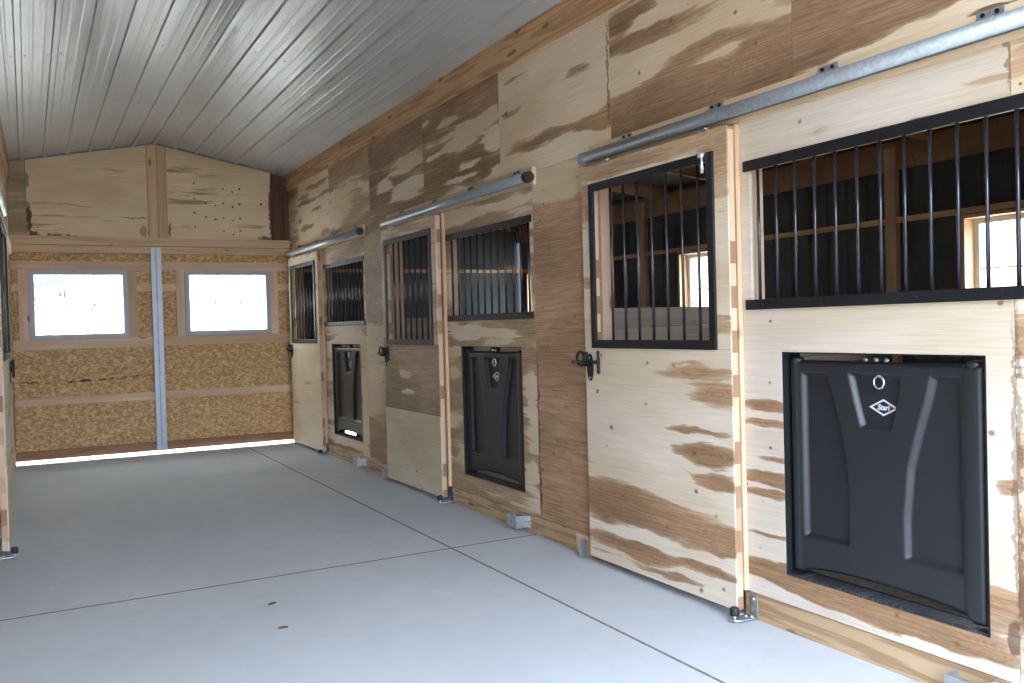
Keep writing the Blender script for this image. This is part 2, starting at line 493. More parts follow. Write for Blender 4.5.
UPPER = [  # near y, far y, material
    (Y0, 0.2, ply('ply_front_brown', 31, 0.08)),
    (0.2, 1.65, ply('ply_front_cream', 32, -0.08)),
    (1.65, 3.10, ply('ply_upper_brown', 3, 0.26, B_([(2.25, 2.63, .45, .035), (2.76, 2.61, .35, .03), (2.0, 2.66, .2, .05)], -0.5) + B_([(2.1, 2.60, .1, .014)], 0.5), knots=0.2, brown=(0.25, 0.15, 0.088))),
    (3.10, 4.58, ply('ply_upper_half_brown', 4, -0.06, B_([(3.69, 2.70, .9, .13), (3.19, 2.72, .25, .12), (4.14, 2.72, .5, .10), (3.68, 2.93, .32, .045), (4.07, 3.14, .45, .05), (4.27, 3.30, .25, .04), (4.43, 3.24, .12, .04), (3.26, 2.80, .2, .07)], 0.4) + B_([(3.58, 2.88, .22, .03), (3.6, 3.25, .5, .12), (4.3, 2.98, .3, .06)], -0.35), knots=0.2, brown=(0.26, 0.155, 0.088))),
    (4.58, 6.04, ply('ply_upper_cream', 5, -0.16, B_([(4.96, 3.117, .22, .047), (5.11, 2.773, .62, .05), (4.64, 2.744, .23, .05), (5.84, 3.05, .2, .03)], 0.45), stains=[(5.95, 3.05, .05, .01, .8), (4.60, 3.0, .012, .35, .7)], knots=0.2)),
    (6.04, 7.52, ply('ply_upper_brown_flecked', 6, 0.14, B_([(6.45, 3.09, .38, .045), (6.81, 2.99, .25, .036), (7.3, 2.97, .13, .02), (6.64, 2.80, .2, .026), (6.81, 2.71, .27, .03), (6.13, 2.92, .15, .07), (6.98, 3.22, .19, .03), (6.11, 2.65, .12, .05)], -0.5), knots=0.1, brown=(0.25, 0.155, 0.085))),
    (7.52, 8.97, ply('ply_upper_brown_over_cream', 7, 0.12, B_([(7.96, 3.04, .42, .07), (7.81, 2.78, .4, .09), (8.5, 2.9, .2, .05)], -0.35) + B_([(8.2, 3.28, .9, .13)], 0.3), knots=0.1, brown=(0.26, 0.165, 0.10))),
    (8.97, 10.38, ply('ply_upper_beige', 8, 0.02, B_([(9.9, 2.95, .35, .14), (10.1, 2.72, .25, .06)], -0.3) + B_([(9.6, 3.25, .7, .12)], 0.25), knots=0.05, brown=(0.36, 0.24, 0.145))),
    (10.38, 11.75, ply('ply_upper_cream_spotted', 9, -0.12, B_([(11.35, 3.13, .4, .03), (10.87, 3.28, .37, .03), (10.57, 3.14, .24, .025), (10.9, 2.99, .38, .022), (11.32, 2.80, .27, .035), (10.56, 2.67, .15, .036), (11.7, 2.94, .14, .05)], 0.4), knots=0.1)),
    (11.75, YE, ply('ply_upper_corner', 10, 0.0, brown=(0.34, 0.22, 0.12))),
]
PANELS = [  # the fixed panel of each stall
    ply('ply_panel_pale', 11, -0.2, B_([(3.29, 1.06, .2, .03), (3.31, .974, .2, .02), (3.3, .81, .18, .02), (3.31, .715, .18, .025), (3.28, .65, .16, .018), (3.27, .45, .14, .016), (3.42, .27, .25, .035), (3.1, .25, .35, .04), (2.75, .215, .5, .04), (2.3, .24, .3, .06), (2.12, .42, .14, .07), (2.10, .85, .10, .035), (2.48, 2.285, .13, .016)], 0.5) + B_([(3.45, .17, .14, .03), (2.84, .15, .2, .022), (2.62, .15, .25, .022)], -0.6),
        stains=[(2.056, 0.9, .012, .6, .55), (2.065, 0.30, .03, .07, .8), (2.058, 2.42, .012, .12, .6)], knots=0.85, cream=(0.57, 0.495, 0.405)),
    ply('ply_panel_tan', 12, 0.05, B_([(6.3, 2.40, .5, .04), (6.1, 1.45, .3, .045), (6.6, 1.44, .25, .03), (5.66, .9, .1, .25), (7.0, .7, .12, .06), (7.0, 1.1, .12, .05), (6.4, .2, .6, .03), (5.67, .45, .08, .08)], -0.3) + B_([(6.8, .17, .3, .05), (6.5, 2.3, .6, .04), (7.0, .45, .1, .05)], 0.25), knots=0.2, brown=(0.31, 0.205, 0.12)),
    ply('ply_panel_beige', 13, -0.03, B_([(9.8, .20, .6, .05), (9.28, .7, .1, .5)], -0.25) + B_([(9.8, 2.4, .7, .12), (9.9, .14, .6, .03)], 0.25), knots=0.15, brown=(0.34, 0.225, 0.13)),
]
PIERS = [
    ply('ply_pier_brown', 14, 0.24, B_([(5.2, 2.44, .6, .13)], -0.6) + B_([(5.2, 2.2, .6, .07)], 0.3), stains=[(5.565, 0.75, .016, .55, .9), (5.57, 0.35, .03, .2, .85)], knots=0.28, brown=(0.36, 0.215, 0.12)),
    ply('ply_pier_tan', 15, 0.02, B_([(8.85, 2.1, .5, .35)], 0.25) + B_([(8.9, 1.0, .5, .4)], -0.3) + B_([(8.9, .35, .5, .22)], 0.35), knots=0.75, brown=(0.36, 0.25, 0.15)),
    ply('ply_pier_corner', 16, 0.0, brown=(0.34, 0.22, 0.12)),
]
NEARPLY = ply('ply_near_streaked', 17, 0.02, B_([(1.9, .5, .3, .2)], 0.2), stains=[(2.045, 0.9, .012, .7, .6), (2.04, 0.45, .03, .1, .8)])
HEADPLY = ply('ply_head_strip', 18, 0.05)
LPLY = [ply('ply_left_%d' % i, 40 + i, b) for i, b in enumerate((0.0, -0.12, 0.1))]


def aisle_wall(S, name, right):
    root = struct(name)
    def sheet(y0, y1, z0, z1, mat, holes=()):
        MB().panel(S.x(0), S.x(-TH), y0, y1, z0, z1, holes).build('plywood_sheet', mat, root)
    for i, (a, b, m) in enumerate(UPPER):
        sheet(a + 0.0015, b - 0.0015, 2.572, 3.40, m if right else LPLY[i % 3])
    for k, Bm in enumerate(MODS):
        pm = PANELS[k] if right else LPLY[(k + 1) % 3]
        if right:
            gh = (Bm + 0.05, Bm + 1.45, 1.572, 2.247)
            fh = (Bm + 0.215, Bm + 1.258, 0.275, 1.340)
            if k == 0:
                gh = (Bm + 0.02, Bm + 1.45, 1.572, 2.247)
            holes = [gh, fh]
        else:
            holes = []
        y0 = 2.052 if k == 0 and right else Bm + 0.0015
        sheet(y0, Bm + 1.515, 0.136, 2.57, pm, holes)
        sheet(Bm + 1.517, Bm + 2.80, 2.41, 2.57, HEADPLY if right else LPLY[k % 3])
        y1 = min(Bm + PITCH, YE)
        sheet(Bm + 2.80, y1 - 0.0015, 0.136, 2.57, PIERS[k] if right else LPLY[k % 3])
        # framing behind the sheets
        def stud(y, z0=0.0, z1=2.57, w=0.04):
            MB().box(S.x(-TH), S.x(-TH - 0.09), y, y + w, z0, z1).build('stud', M['studZ'], root)
        stud(Bm + 1.475); stud(Bm + 2.80); stud(Bm + 2.98)
        if Bm + 3.56 < YE: stud(Bm + 3.56)
        if right:
            stud(Bm + 0.012, 0.0, 2.57, 0.036)
            MB().box(S.x(-TH), S.x(-TH - 0.09), Bm + 0.05, Bm + 1.475, 2.249, 2.287).build('lintel', M['pineY'], root)
            MB().box(S.x(-TH), S.x(-TH - 0.09), Bm + 0.05, Bm + 1.475, 1.53, 1.57).build('sill', M['pineY'], root)
        # stop strip at the door opening, and the board the rail hangs from
        MB().box(S.x(0), S.x(0.026), Bm + 1.517, Bm + 1.543, 0.14, 2.47).build('trim_strip', M['pineZ'], root)
        MB().box(S.x(0.001), S.x(0.03), Bm - 0.06, min(Bm + 2.84, 12.2), 2.475, 2.60).build('rail_board', M['paleY'], root)
        # skirt boards
        MB().box(S.x(-0.006), S.x(-0.05), Bm + 0.03, Bm + 1.55, 0.0, 0.131).build('skirt_board', M['skirtY'], root, 0.002)
        MB().box(S.x(-0.006), S.x(-0.05), Bm + 2.80, min(Bm + PITCH + 0.02, YE), 0.0, 0.131).build('skirt_board', M['skirtY'], root, 0.002)
    b = MODS[0]
    if right:
        sheet(0.60, 2.049, 0.136, 2.57, NEARPLY, [(b + 0.02, 2.2, 1.572, 2.247)])
        sheet(Y0, 0.597, 0.136, 2.57, LPLY[1])
        MB().box(S.x(-0.006), S.x(-0.05), Y0, b + 0.027, 0.0, 0.131).build('skirt_board', M['skirtY'], root, 0.002)
    else:
        sheet(Y0, b, 0.0, 2.57, LPLY[1])
    MB().box(S.x(-0.02), S.x(0.032), Y0, YE, 3.388, 3.60).build('header_beam', M['beamY'], root, 0.003)
    return root


LEFT = []
wall_right = aisle_wall(R, 'wall_right', True)
wall_left = aisle_wall(L, 'wall_left', False)


# ---------------------------------------------------------------- stall interiors
def corrugated(name, x, sg, wins, parent):
    """vertical ribbed siding at x, open at the windows"""
    bm = bmesh.new()
    ys = []
    y = Y0
    while y < 12.3:
        for dy, d in ((0, 0), (0.10, 0), (0.115, 0.02), (0.15, 0.02), (0.165, 0), (0.23, 0)):
            ys.append((y + dy, d))
        y += 0.23
    cut = sorted({v for w in wins for v in w[:2]})
    ys = [p for p in ys if p[0] <= 12.3]
    for c in cut: ys.append((c, 0.0))
    ys = sorted(set(ys))
    for (a, da), (b, db) in zip(ys, ys[1:]):
        if b - a < 1e-5: continue
        spans = [(-0.1, 3.2)]
        for w in wins:
            if w[0] <= (a + b) / 2 <= w[1]: spans = [(-0.1, w[2]), (w[3], 3.2)]
        for z0, z1 in spans:
            v = [bm.verts.new(p) for p in ((x - sg * da, a, z0), (x - sg * db, b, z0), (x - sg * db, b, z1), (x - sg * da, a, z1))]
            bm.faces.new(v)
    bmesh.ops.remove_doubles(bm, verts=bm.verts, dist=1e-5)
    me = bpy.data.meshes.new(name); bm.to_mesh(me); bm.free(); me.materials.append(M['steel'])
    o = bpy.data.objects.new(name, me); COL.objects.link(o); o['kind'] = 'structure'
    m = o.modifiers.new('gauge', 'SOLIDIFY'); m.thickness = 0.02; m.offset = 0
    return o


WIN = (1.80, 2.79, 1.45, 2.26)
NWIN = [3]


def stall_window(x, sg, y0, y1, z0, z1):
    """window in an outer stall wall; sg points outward"""
    root = struct('window_%d' % NWIN[0]); NWIN[0] += 1
    X = lambda u: x + sg * u
    f = 0.045
    MB().panel(X(0.05), X(0.10), y0, y1, z0, z1, [(y0 + f, y1 - f, z0 + f, z1 - f)]).build('window_frame', M['white'], root, 0.003)
    MB().box(X(0.078), X(0.082), y0 + f, y1 - f, z0 + f, z1 - f).build('pane', M['glass'], root)
    iy, iz = (y1 - y0 - 2 * f) / 3, (z0 + z1) / 2
    mh = [(y0 + f + k * iy + 0.006, y0 + f + (k + 1) * iy - 0.006, *zz) for k in range(3) for zz in ((z0 + f, iz - 0.006), (iz + 0.006, z1 - f))]
    MB().panel(X(0.072), X(0.088), y0 + f, y1 - f, z0 + f, z1 - f, mh).build('muntin_grid', M['white'], root)
    MB().panel(X(-0.07), X(0.10), y0 - 0.03, y1 + 0.03, z0 - 0.03, z1 + 0.03, [(y0, y1, z0, z1)]).build('jamb_liner', M['pineZ'], root)
    return root


def stalls(S, xo, name, mods_with_window):
    sg = 1 if xo > S.wx else -1
    wins = [(m + WIN[0], m + WIN[1], WIN[2], WIN[3]) for m in mods_with_window]
    wins = [(a - 0.03, b + 0.03, c - 0.03, d + 0.03) for a, b, c, d in wins]
    w = corrugated('wall_outer_' + name, xo, sg, wins, None)
    xi = xo - sg * 0.04
    xin = xo - sg * 0.06
    for z in (0.45, 1.25, 2.30):
        MBx = MB()
        segs = [(Y0, 12.28)]
        for a, b, z0, z1 in wins:
            if z0 - 0.045 < z < z1:
                segs = [t for s0, s1 in segs for t in ((s0, min(s1, a)), (max(s0, b), s1)) if t[1] - t[0] > 0.05]
        for s0, s1 in segs: MBx.box(xi + sg * 0.018, xi - sg * 0.035, s0, s1, z, z + 0.045)
        MBx.build('girt', M['pineY'], w)
    MB().box(xi + sg * 0.018, xi - sg * 0.03, Y0, 12.28, 2.76, 3.0).build('eave_beam', M['rafter'], w)
    for yy in (1.78, 5.40, 9.02):
        MB().box(xo - sg * 0.03, xo - sg * 0.085, yy - 0.02, yy + 0.09, 0, 2.95).build('post', M['studZ'], w)
    # lean-to roof with rafters
    a, b = S.x(-0.11), xo + sg * 0.1
    pr = [(a, 3.42), (b, 3.05), (b, 3.09), (a, 3.46)]
    rf = MB().prism(pr, 'y', Y0, 12.33).build('ceiling_stalls_' + name, M['roofin'], kind='structure')
    y = -1.0
    while y < 12.2:
        MB().prism([(a, 3.27), (xo - sg * 0.05, 2.92), (xo - sg * 0.05, 3.05), (a, 3.415)], 'y', y, y + 0.04).build('rafter', M['rafter'], rf)
        y += 1.2
    MB().box(S.x(-0.02), S.x(-0.11), Y0, YE, 2.58, 3.46).build('wall_top_framing', M['rafter'], rf)
    # plank partitions between stalls
    for k, yb in enumerate((MODS[0] - 0.02, MODS[1] - 0.02, MODS[2] - 0.02)):
        root = struct('wall_partition_%s_%d' % (name, k + 1))
        for j in range(11):
            MB().box(S.x(-0.12 if sg > 0 else -0.24), xo - sg * 0.05, yb + 0.03, yb + 0.068, 0.01 + j * 0.1455, 0.152 + j * 0.1455).build('plank', M['greyboard'], root, 0.003)
    # end walls of the stall block
    lo, hi = sorted((S.x(-0.11), xo + sg * 0.02))
    MB().box(lo, hi, Y0 - 0.03, Y0, -0.1, 3.3).build('wall_front_stalls_' + name, M['steel'], kind='structure')
    bm = MB()
    if sg > 0:
        bm.box(lo, 3.87, 12.28, 12.32, -0.1, 3.5).box(4.03, hi, 12.28, 12.32, -0.1, 3.5).box(3.87, 4.03, 12.28, 12.32, 0.09, 3.5)
    else:
        bm.box(lo, hi, 12.28, 12.32, -0.1, 3.5)
    be = bm.build('wall_back_stalls_' + name, M['steel'], kind='structure')
    for z in (0.45, 1.25, 2.30):
        MB().box(lo + 0.02, xo - sg * 0.1 if sg > 0 else hi - 0.02, 12.235, 12.28, z, z + 0.045).build('girt', M['pineX'], be)
    for m in mods_with_window:
        stall_window(xo, sg, m + WIN[0], m + WIN[1], WIN[2], WIN[3])


stalls(R, OUTR, 'right', MODS)
stalls(L, OUTL, 'left', MODS[1:])

# ---------------------------------------------------------------- end wall: gable boards, beam, two sliding doors
wb = struct('wall_back')
def gable(name, x0, x1, y0, y1, z0, mat, bev=0.0):
    pts = [(x0, z0), (x1, z0), (x1, zceil(x1) - 0.002)]
    if x0 < XC < x1: pts.append((XC, RIDGE - 0.002))
    pts.append((x0, zceil(x0) - 0.002))
    MB().prism(pts, 'y', y0, y1).build(name, mat, wb, bev)
gp1 = ply('ply_gable_streaked', 21, -0.14, B_([(0.7, 3.55, .7, .03), (0.5, 3.1, .5, .02), (1.1, 2.9, .3, .02)], 0.2), stains=[(1.22, 2.97, .17, .010, .75), (1.33, 2.80, .05, .07, .5), (.06, 2.93, .03, .20, .95), (.05, 3.38, .025, .10, .6), (.10, 2.75, .06, .04, .9), (.35, 2.722, .25, .02, .8)], knots=0.08, cream=(0.82, 0.66, 0.45), brown=(0.42, 0.30, 0.17), along='x')
gp2 = ply('ply_gable_knotty', 22, -0.14, B_([(2.0, 3.2, .3, .02)], 0.1), stains=[(2.93, 3.1, .03, .4, .9), (2.86, 2.74, .12, .03, .8), (1.64, 2.83, .015, .1, .8)], knots=0.0, cream=(0.82, 0.66, 0.45), brown=(0.40, 0.285, 0.165), along='x')
gp3 = ply('ply_gable_narrow', 23, 0.05, cream=(0.52, 0.42, 0.28), brown=(0.40, 0.29, 0.17), along='x')
gable('gable_sheet', WL, 0.030, YE + 0.005, YE + 0.03, 2.72, gp3)
gable('gable_sheet', 0.036, 1.388, YE + 0.012, YE + 0.03, 2.72, gp1)
gable('gable_sheet', 1.622, 2.930, YE + 0.012, YE + 0.03, 2.72, gp2)
# rows of nail holes in the right gable sheet
bm = MB()
for (x, z) in ((1.95, 3.44), (1.95, 3.24), (1.95, 3.06), (1.95, 2.88), (2.09, 3.19), (2.09, 3.01), (2.21, 3.16), (2.21, 2.98), (2.31, 3.38), (2.31, 3.19), (2.31, 3.0), (2.31, 2.83), (2.43, 3.35), (2.43, 3.15), (2.43, 2.97), (2.43, 2.79), (2.52, 3.39), (2.52, 3.19), (2.52, 3.0), (2.52, 2.84), (2.8, 3.2)):
    bm.tube([(x, YE + 0.0135, z), (x, YE + 0.009, z)], random.uniform(0.010, 0.016), 8)
bm.build('nail_hole', M['chip'], wb)
gable('gable_stud', 1.392, 1.500, YE - 0.025, YE + 0.02, 2.72, M['gstud'], 0.002)
gable('gable_stud', 1.506, 1.620, YE - 0.025, YE + 0.02, 2.72, M['gstud'], 0.002)
gable('corner_post', 2.938, 3.085, YE - 0.01, YE + 0.03, 2.72, M['darkpost'])
gable('corner_post', 3.088, WR, YE - 0.02, YE + 0.03, 2.72, M['darkpost'])
beamX1 = pine('end_beam_upper', 'x', (0.70, 0.52, 0.35), 11.0, 0.45, 0.2)
beamX2 = pine('end_beam_lower', 'x', (0.68, 0.50, 0.33), 12.6, 0.45, 0.2)
MB().box(WL, WR, YE - 0.03, YE + 0.05, 2.616, 2.722).build('end_beam', beamX1, wb, 0.003)
MB().box(WL, WR, YE - 0.015, YE + 0.05, 2.520, 2.612).build('end_beam', beamX2, wb, 0.003)
for a, b in ((-0.45, WL - 0.001), (WR + 0.001, WR + 0.12)):
    MB().box(a, b, YE - 0.0, YE + 0.07, -0.1, 3.7).build('corner_jamb', M['darkpost'], wb)
# gable and closure outside the doors
gable('outer_siding', WL, WR, YE + 0.06, YE + 0.09, 2.5, M['steel'])

osb1 = osb('osb_left_door', 1.0, [(0.45, 0.965, 0.75, 0.022, .9), (1.2, 0.985, 0.4, 0.018, .6)])
osb2 = osb('osb_right_door', 6.4)
footb = pine('reddish_foot_board', 'x', (0.27, 0.15, 0.085), 3.3, 0.5, 0.2)


def end_door(n, x0, x1, ws, stile, osbm):
    root = struct('door_%d' % n)
    wx0, wx1, wz0, wz1 = ws
    # osb skin with window opening (panel() works in y-z, so build in x-z by hand)
    ya, yb2 = YE + 0.04, YE + 0.06
    MB().panel(ya, yb2, x0, x1, 0.035, 2.55, [ws]).swap().build('osb_skin', osbm, root)
    MB().panel(yb2, yb2 + 0.01, x0, x1, 0.035, 2.55, [ws]).swap().build('outer_skin', M['steel'], root)
    yf = YE
    def board(a, b, c, d, m, y=yf, nm='rail'):
        MB().box(a, b, y, ya, c, d).build(nm, m, root, 0.002)
    s0, s1 = (x0, stile[0]) if n == 1 else (stile[1], x1)
    board(s0, s1, 0.688, 0.782, pine('end_rail_%d' % n, 'x', (0.76, 0.57, 0.41), 20 + n, 0.3, 0.15))
    board(s0, s1, 0.033, 0.145, footb, yf + 0.01, 'foot_rail')
    up = pine('end_upright_%d' % n, 'z', (0.76, 0.57, 0.41), 24 + n, 0.35, 0.2)
    rl = pine('end_window_rail_%d' % n, 'x', (0.76, 0.57, 0.41), 28 + n, 0.35, 0.2)
    board(s0, s1, 2.314, 2.420, rl)
    board(s0, s1, 1.356, 1.474, rl)
    board(wx0 - 0.108, wx0 - 0.001, 1.474, 2.314, up, nm='upright')
    board(wx1 + 0.001, wx1 + 0.102, 1.474, 2.314, up, nm='upright')
    for a, b in ((s0, wx0 - 0.108), (wx1 + 0.102, s1)):
        if b - a > 0.02: board(a, b, 2.050, 2.142, rl, yf + 0.004, 'blocking')
    board(stile[0], stile[1], 0.034, 2.598, M['stile'], yf - 0.03, 'stile')
    return root


WA, WB = (0.026, 1.124, 1.476, 2.312), (1.797, 2.882, 1.480, 2.314)
end_door(1, WL, 1.456, WA, (1.397, 1.455), osb1)
end_door(2, 1.456, WR, WB, (1.458, 1.520), osb2)


def end_window(n, w):
    root = struct('window_%d' % n)
    x0, x1, z0, z1 = w
    f = 0.058
    MB().panel(YE - 0.014, YE + 0.075, x0, x1, z0, z1, [(x0 + f, x1 - f, z0 + f, z1 - f)]).swap().build('window_frame', M['wframe'], root, 0.004)
    MB().box(x0 + f, x1 - f, YE + 0.048, YE + 0.052, z0 + f, z1 - f).build('pane', M['glass'], root)
    ix, iz = (x1 - x0 - 2 * f) / 3, (z0 + z1) / 2
    mh = [(x0 + f + k * ix + 0.0065, x0 + f + (k + 1) * ix - 0.0065, *zz) for k in range(3) for zz in ((z0 + f, iz - 0.0065), (iz + 0.0065, z1 - f))]
    MB().panel(YE + 0.044, YE + 0.056, x0 + f, x1 - f, z0 + f, z1 - f, mh).swap().build('muntin_grid', M['white'], root)


end_window(1, WA)
end_window(2, WB)


# ---------------------------------------------------------------- sliding stall doors
def stall_door(S, y, ztop, label, group, sheets, edge_mat, pin=False):
    """sheets: list of (y0, y1, z0, z1, material), door-local; faces lie on a framed core"""
    root = tag(empty('sliding_stall_door', (S.wx, y, 0)), label, 'door', group)
    X = lambda u: S.sg * u
    W, zb = 1.335, 0.045
    hole = (0.115, 1.225, 1.375, 2.325)
    MB().panel(X(0.034), X(0.071), 0.0015, W - 0.0015, zb + 0.002, ztop - 0.002, [hole]).build('core', edge_mat, root)
    for (a, b, c, d, m) in sheets:
        MB().panel(X(0.071), X(0.079), a, b, c, d, [hole]).build('face_sheet', m, root)
    # black window frame with bars
    f0, f1, g0, g1, t = 0.098, 1.245, 1.347, 2.352, 0.05
    fr = MB().panel(X(0.076), X(0.092), f0, f1, g0, g1, [(f0 + t, f1 - t, g0 + t, g1 - t)]).build('window_frame', M['black'], root, 0.003)
    for i in range(7):
        yy = 0.248 + i * 0.1332
        MB().tube([(X(0.062), yy, g0 + 0.03), (X(0.062), yy, g1 - 0.03)], 0.008, 12).build('bar', M['bar'], fr)
    # latch: oval plate, sliding bolt, knob handle, hoop keeper
    zc = 1.262
    yc = W - 0.055
    bm = MB()
    pts = []
    for k in range(24):
        a = 2 * math.pi * k / 24
        pts.append((yc + 0.034 * math.cos(a), zc - 0.035 + 0.085 * math.sin(a)))
    bm.prism(pts, 'x', X(0.078), X(0.086))
    la = bm.build('latch', M['black'], root, 0.002)
    MB().tube([(X(0.105), yc - 0.125, zc), (X(0.105), yc + 0.17, zc - 0.004)], [0.010, 0.010], 12).build('bolt', M['black'], la)
    MB().tube([(X(0.108), yc - 0.13, zc - 0.075), (X(0.108), yc - 0.13, zc - 0.06), (X(0.108), yc - 0.13, zc - 0.045), (X(0.108), yc - 0.13, zc - 0.012), (X(0.108), yc - 0.13, zc + 0.012), (X(0.108), yc - 0.13, zc + 0.045), (X(0.108), yc - 0.13, zc + 0.06), (X(0.108), yc - 0.13, zc + 0.072)],
              [0.003, 0.012, 0.009, 0.011, 0.011, 0.008, 0.011, 0.003], 12).build('handle', M['black'], la)
    MB().box(X(0.084), X(0.112), yc + 0.018, yc + 0.040, zc - 0.03, zc + 0.06).build('bolt_guide', M['black'], la, 0.003)
    MB().box(X(0.084), X(0.112), yc - 0.03, yc - 0.012, zc - 0.016, zc + 0.016).build('bolt_guide', M['black'], la, 0.003)
    MB().torus((X(0.105), yc + 0.075, zc + 0.018), 0.043, 0.008, 'x', 24, 8).build('hoop', M['black'], la)
    for dz in (0.022, -0.100):
        MB().tube([(X(0.085), yc, zc + dz), (X(0.090), yc, zc + dz)], 0.008, 10).build('screw', M['bolt'], la)
    # hangers running in the rail
    for yy in (0.17, 1.06):
        bm = MB()
        bm.box(X(0.040), X(0.090), yy - 0.04, yy + 0.04, ztop - 0.003, ztop + 0.008)
        bm.tube([(X(0.065), yy, ztop), (X(0.065), yy, 2.483)], 0.008, 10)
        bm.tube([(X(0.065), yy, ztop + 0.008), (X(0.065), yy, ztop + 0.022)], 0.016, 6)
        bm.build('hanger', M['bolt'], root)
    if pin:
        bm = MB()
        bm.tube([(X(0.085), 0.215, 2.335), (X(0.103), 0.160, 2.335)], 0.010, 10)
        bm.tube([(X(0.103), 0.160, 2.345), (X(0.103), 0.160, 2.25)], 0.0085, 10)
        bm.tube([(X(0.103), 0.160, 2.325), (X(0.103), 0.160, 2.352)], 0.018, 6)
        bm.build('drop_pin', M['bolt'], root)
    return root


def edgeply(name, seed):
    g = G(name)
    P = g.obj()
    sp = g.n('SeparateXYZ', {0: P})
    zz = g.math('MULTIPLY', sp.outputs[2], 9.0)
    c = g.n('TexWhiteNoise', {1: g.math('ADD', g.math('FLOOR', zz), seed)}, noise_dimensions='1D').outputs[0]
    gr = g.noise(scl(g, P, 200, 3, 3), 1.0, 2)
    col = g.mix(g.rng(c, 0.45, 0.7), (0.62, 0.44, 0.31), (0.30, 0.165, 0.095))
    col = g.mix(g.math('MULTIPLY', g.rng(gr, 0.4, 0.65), 0.35), col, (0.38, 0.22, 0.13))
    return g.bsdf(col, 0.65, spec=0.25)


D1 = MODS[0] + 1.52
d1_low = ply('ply_door_streaked', 51, -0.17, B_([(3.77, 1.225, .34, .05), (3.58, 1.13, .17, .04), (3.7, .927, .28, .014), (3.65, .803, .24, .05), (3.57, .657, .17, .045), (4.47, .499, .45, .06), (4.64, .335, .26, .09), (4.04, .43, .55, .085), (3.74, .369, .26, .06), (4.08, .35, .3, .07), (4.53, .186, .3, .05), (4.23, .173, .26, .035), (3.71, .204, .26, .03), (3.55, .317, .12, .025), (3.92, .10, .4, .018)], 0.45) + B_([(4.4, 1.0, .5, .25), (4.1, .27, .2, .03)], -0.15), knots=0.5, yoff=D1, cream=(0.665, 0.57, 0.455))
d1_up = ply('ply_door_tan_top', 52, -0.12, B_([(4.1, 2.42, .8, .06), (3.5, 2.25, .12, .22), (4.76, 2.2, .08, .1), (4.77, 1.75, .08, .04)], 0.4), knots=0.2, yoff=D1, brown=(0.42, 0.28, 0.165))
DGROUP = None
stall_door(R, D1, 2.462, 'large pale plywood stall door with brown streaks low down, nearest of the right wall', 'sliding stall doors',
           [(0, 1.335, 0.045, 1.348, d1_low), (0, 1.335, 1.350, 2.462, d1_up)], edgeply('door_edge_near', 3), pin=True)
D2 = MODS[1] + 1.545
d2_up = ply('ply_door_beige_top', 53, -0.02, B_([(7.8, 2.42, .8, .06)], 0.2), knots=0.1, yoff=D2, brown=(0.40, 0.28, 0.18))
d2_mid = ply('ply_door_brown_band', 54, 0.3, B_([(7.9, 1.08, .12, .03), (7.85, .90, .16, .035)], -0.8), knots=0.05, yoff=D2, brown=(0.33, 0.235, 0.15))
d2_low = ply('ply_door_dotted_foot', 55, -0.3, knots=0.7, yoff=D2, cream=(0.62, 0.545, 0.41))
stall_door(R, D2, 2.455, 'plywood stall door with a brown middle band over a pale dotted foot, right wall', 'sliding stall doors',
           [(0, 1.335, 0.045, 0.735, d2_low), (0, 1.335, 0.737, 1.348, d2_mid), (0, 1.335, 1.350, 2.455, d2_up)], edgeply('door_edge_middle', 17))
D3 = MODS[2] + 1.50
d3_low = ply('ply_door_far_foot', 56, -0.18, B_([(11.3, 1.0, .5, .03), (11.2, .85, .3, .03)], 0.25), knots=0.05, yoff=D3, cream=(0.66, 0.56, 0.40), brown=(0.45, 0.33, 0.2))
d3_up = ply('ply_door_far_top', 57, -0.15, knots=0.05, yoff=D3, cream=(0.64, 0.54, 0.39))
stall_door(R, D3, 2.455, 'pale plywood stall door at the far end, touching the OSB end wall', 'sliding stall doors',
           [(0, 1.335, 0.045, 1.348, d3_low), (0, 1.335, 1.350, 2.455, d3_up)], edgeply('door_edge_far', 29))
dl = ply('ply_door_left', 58, -0.1, knots=0.1, yoff=D2, cream=(0.60, 0.52, 0.40), brown=(0.40, 0.29, 0.18))
LEFT.append(stall_door(L, D2, 2.455, 'stall door seen almost edge on at the left edge of the photo', 'sliding stall doors',
           [(0, 1.335, 0.045, 1.348, dl), (0, 1.335, 1.350, 2.455, dl)], edgeply('door_edge_left', 41)))


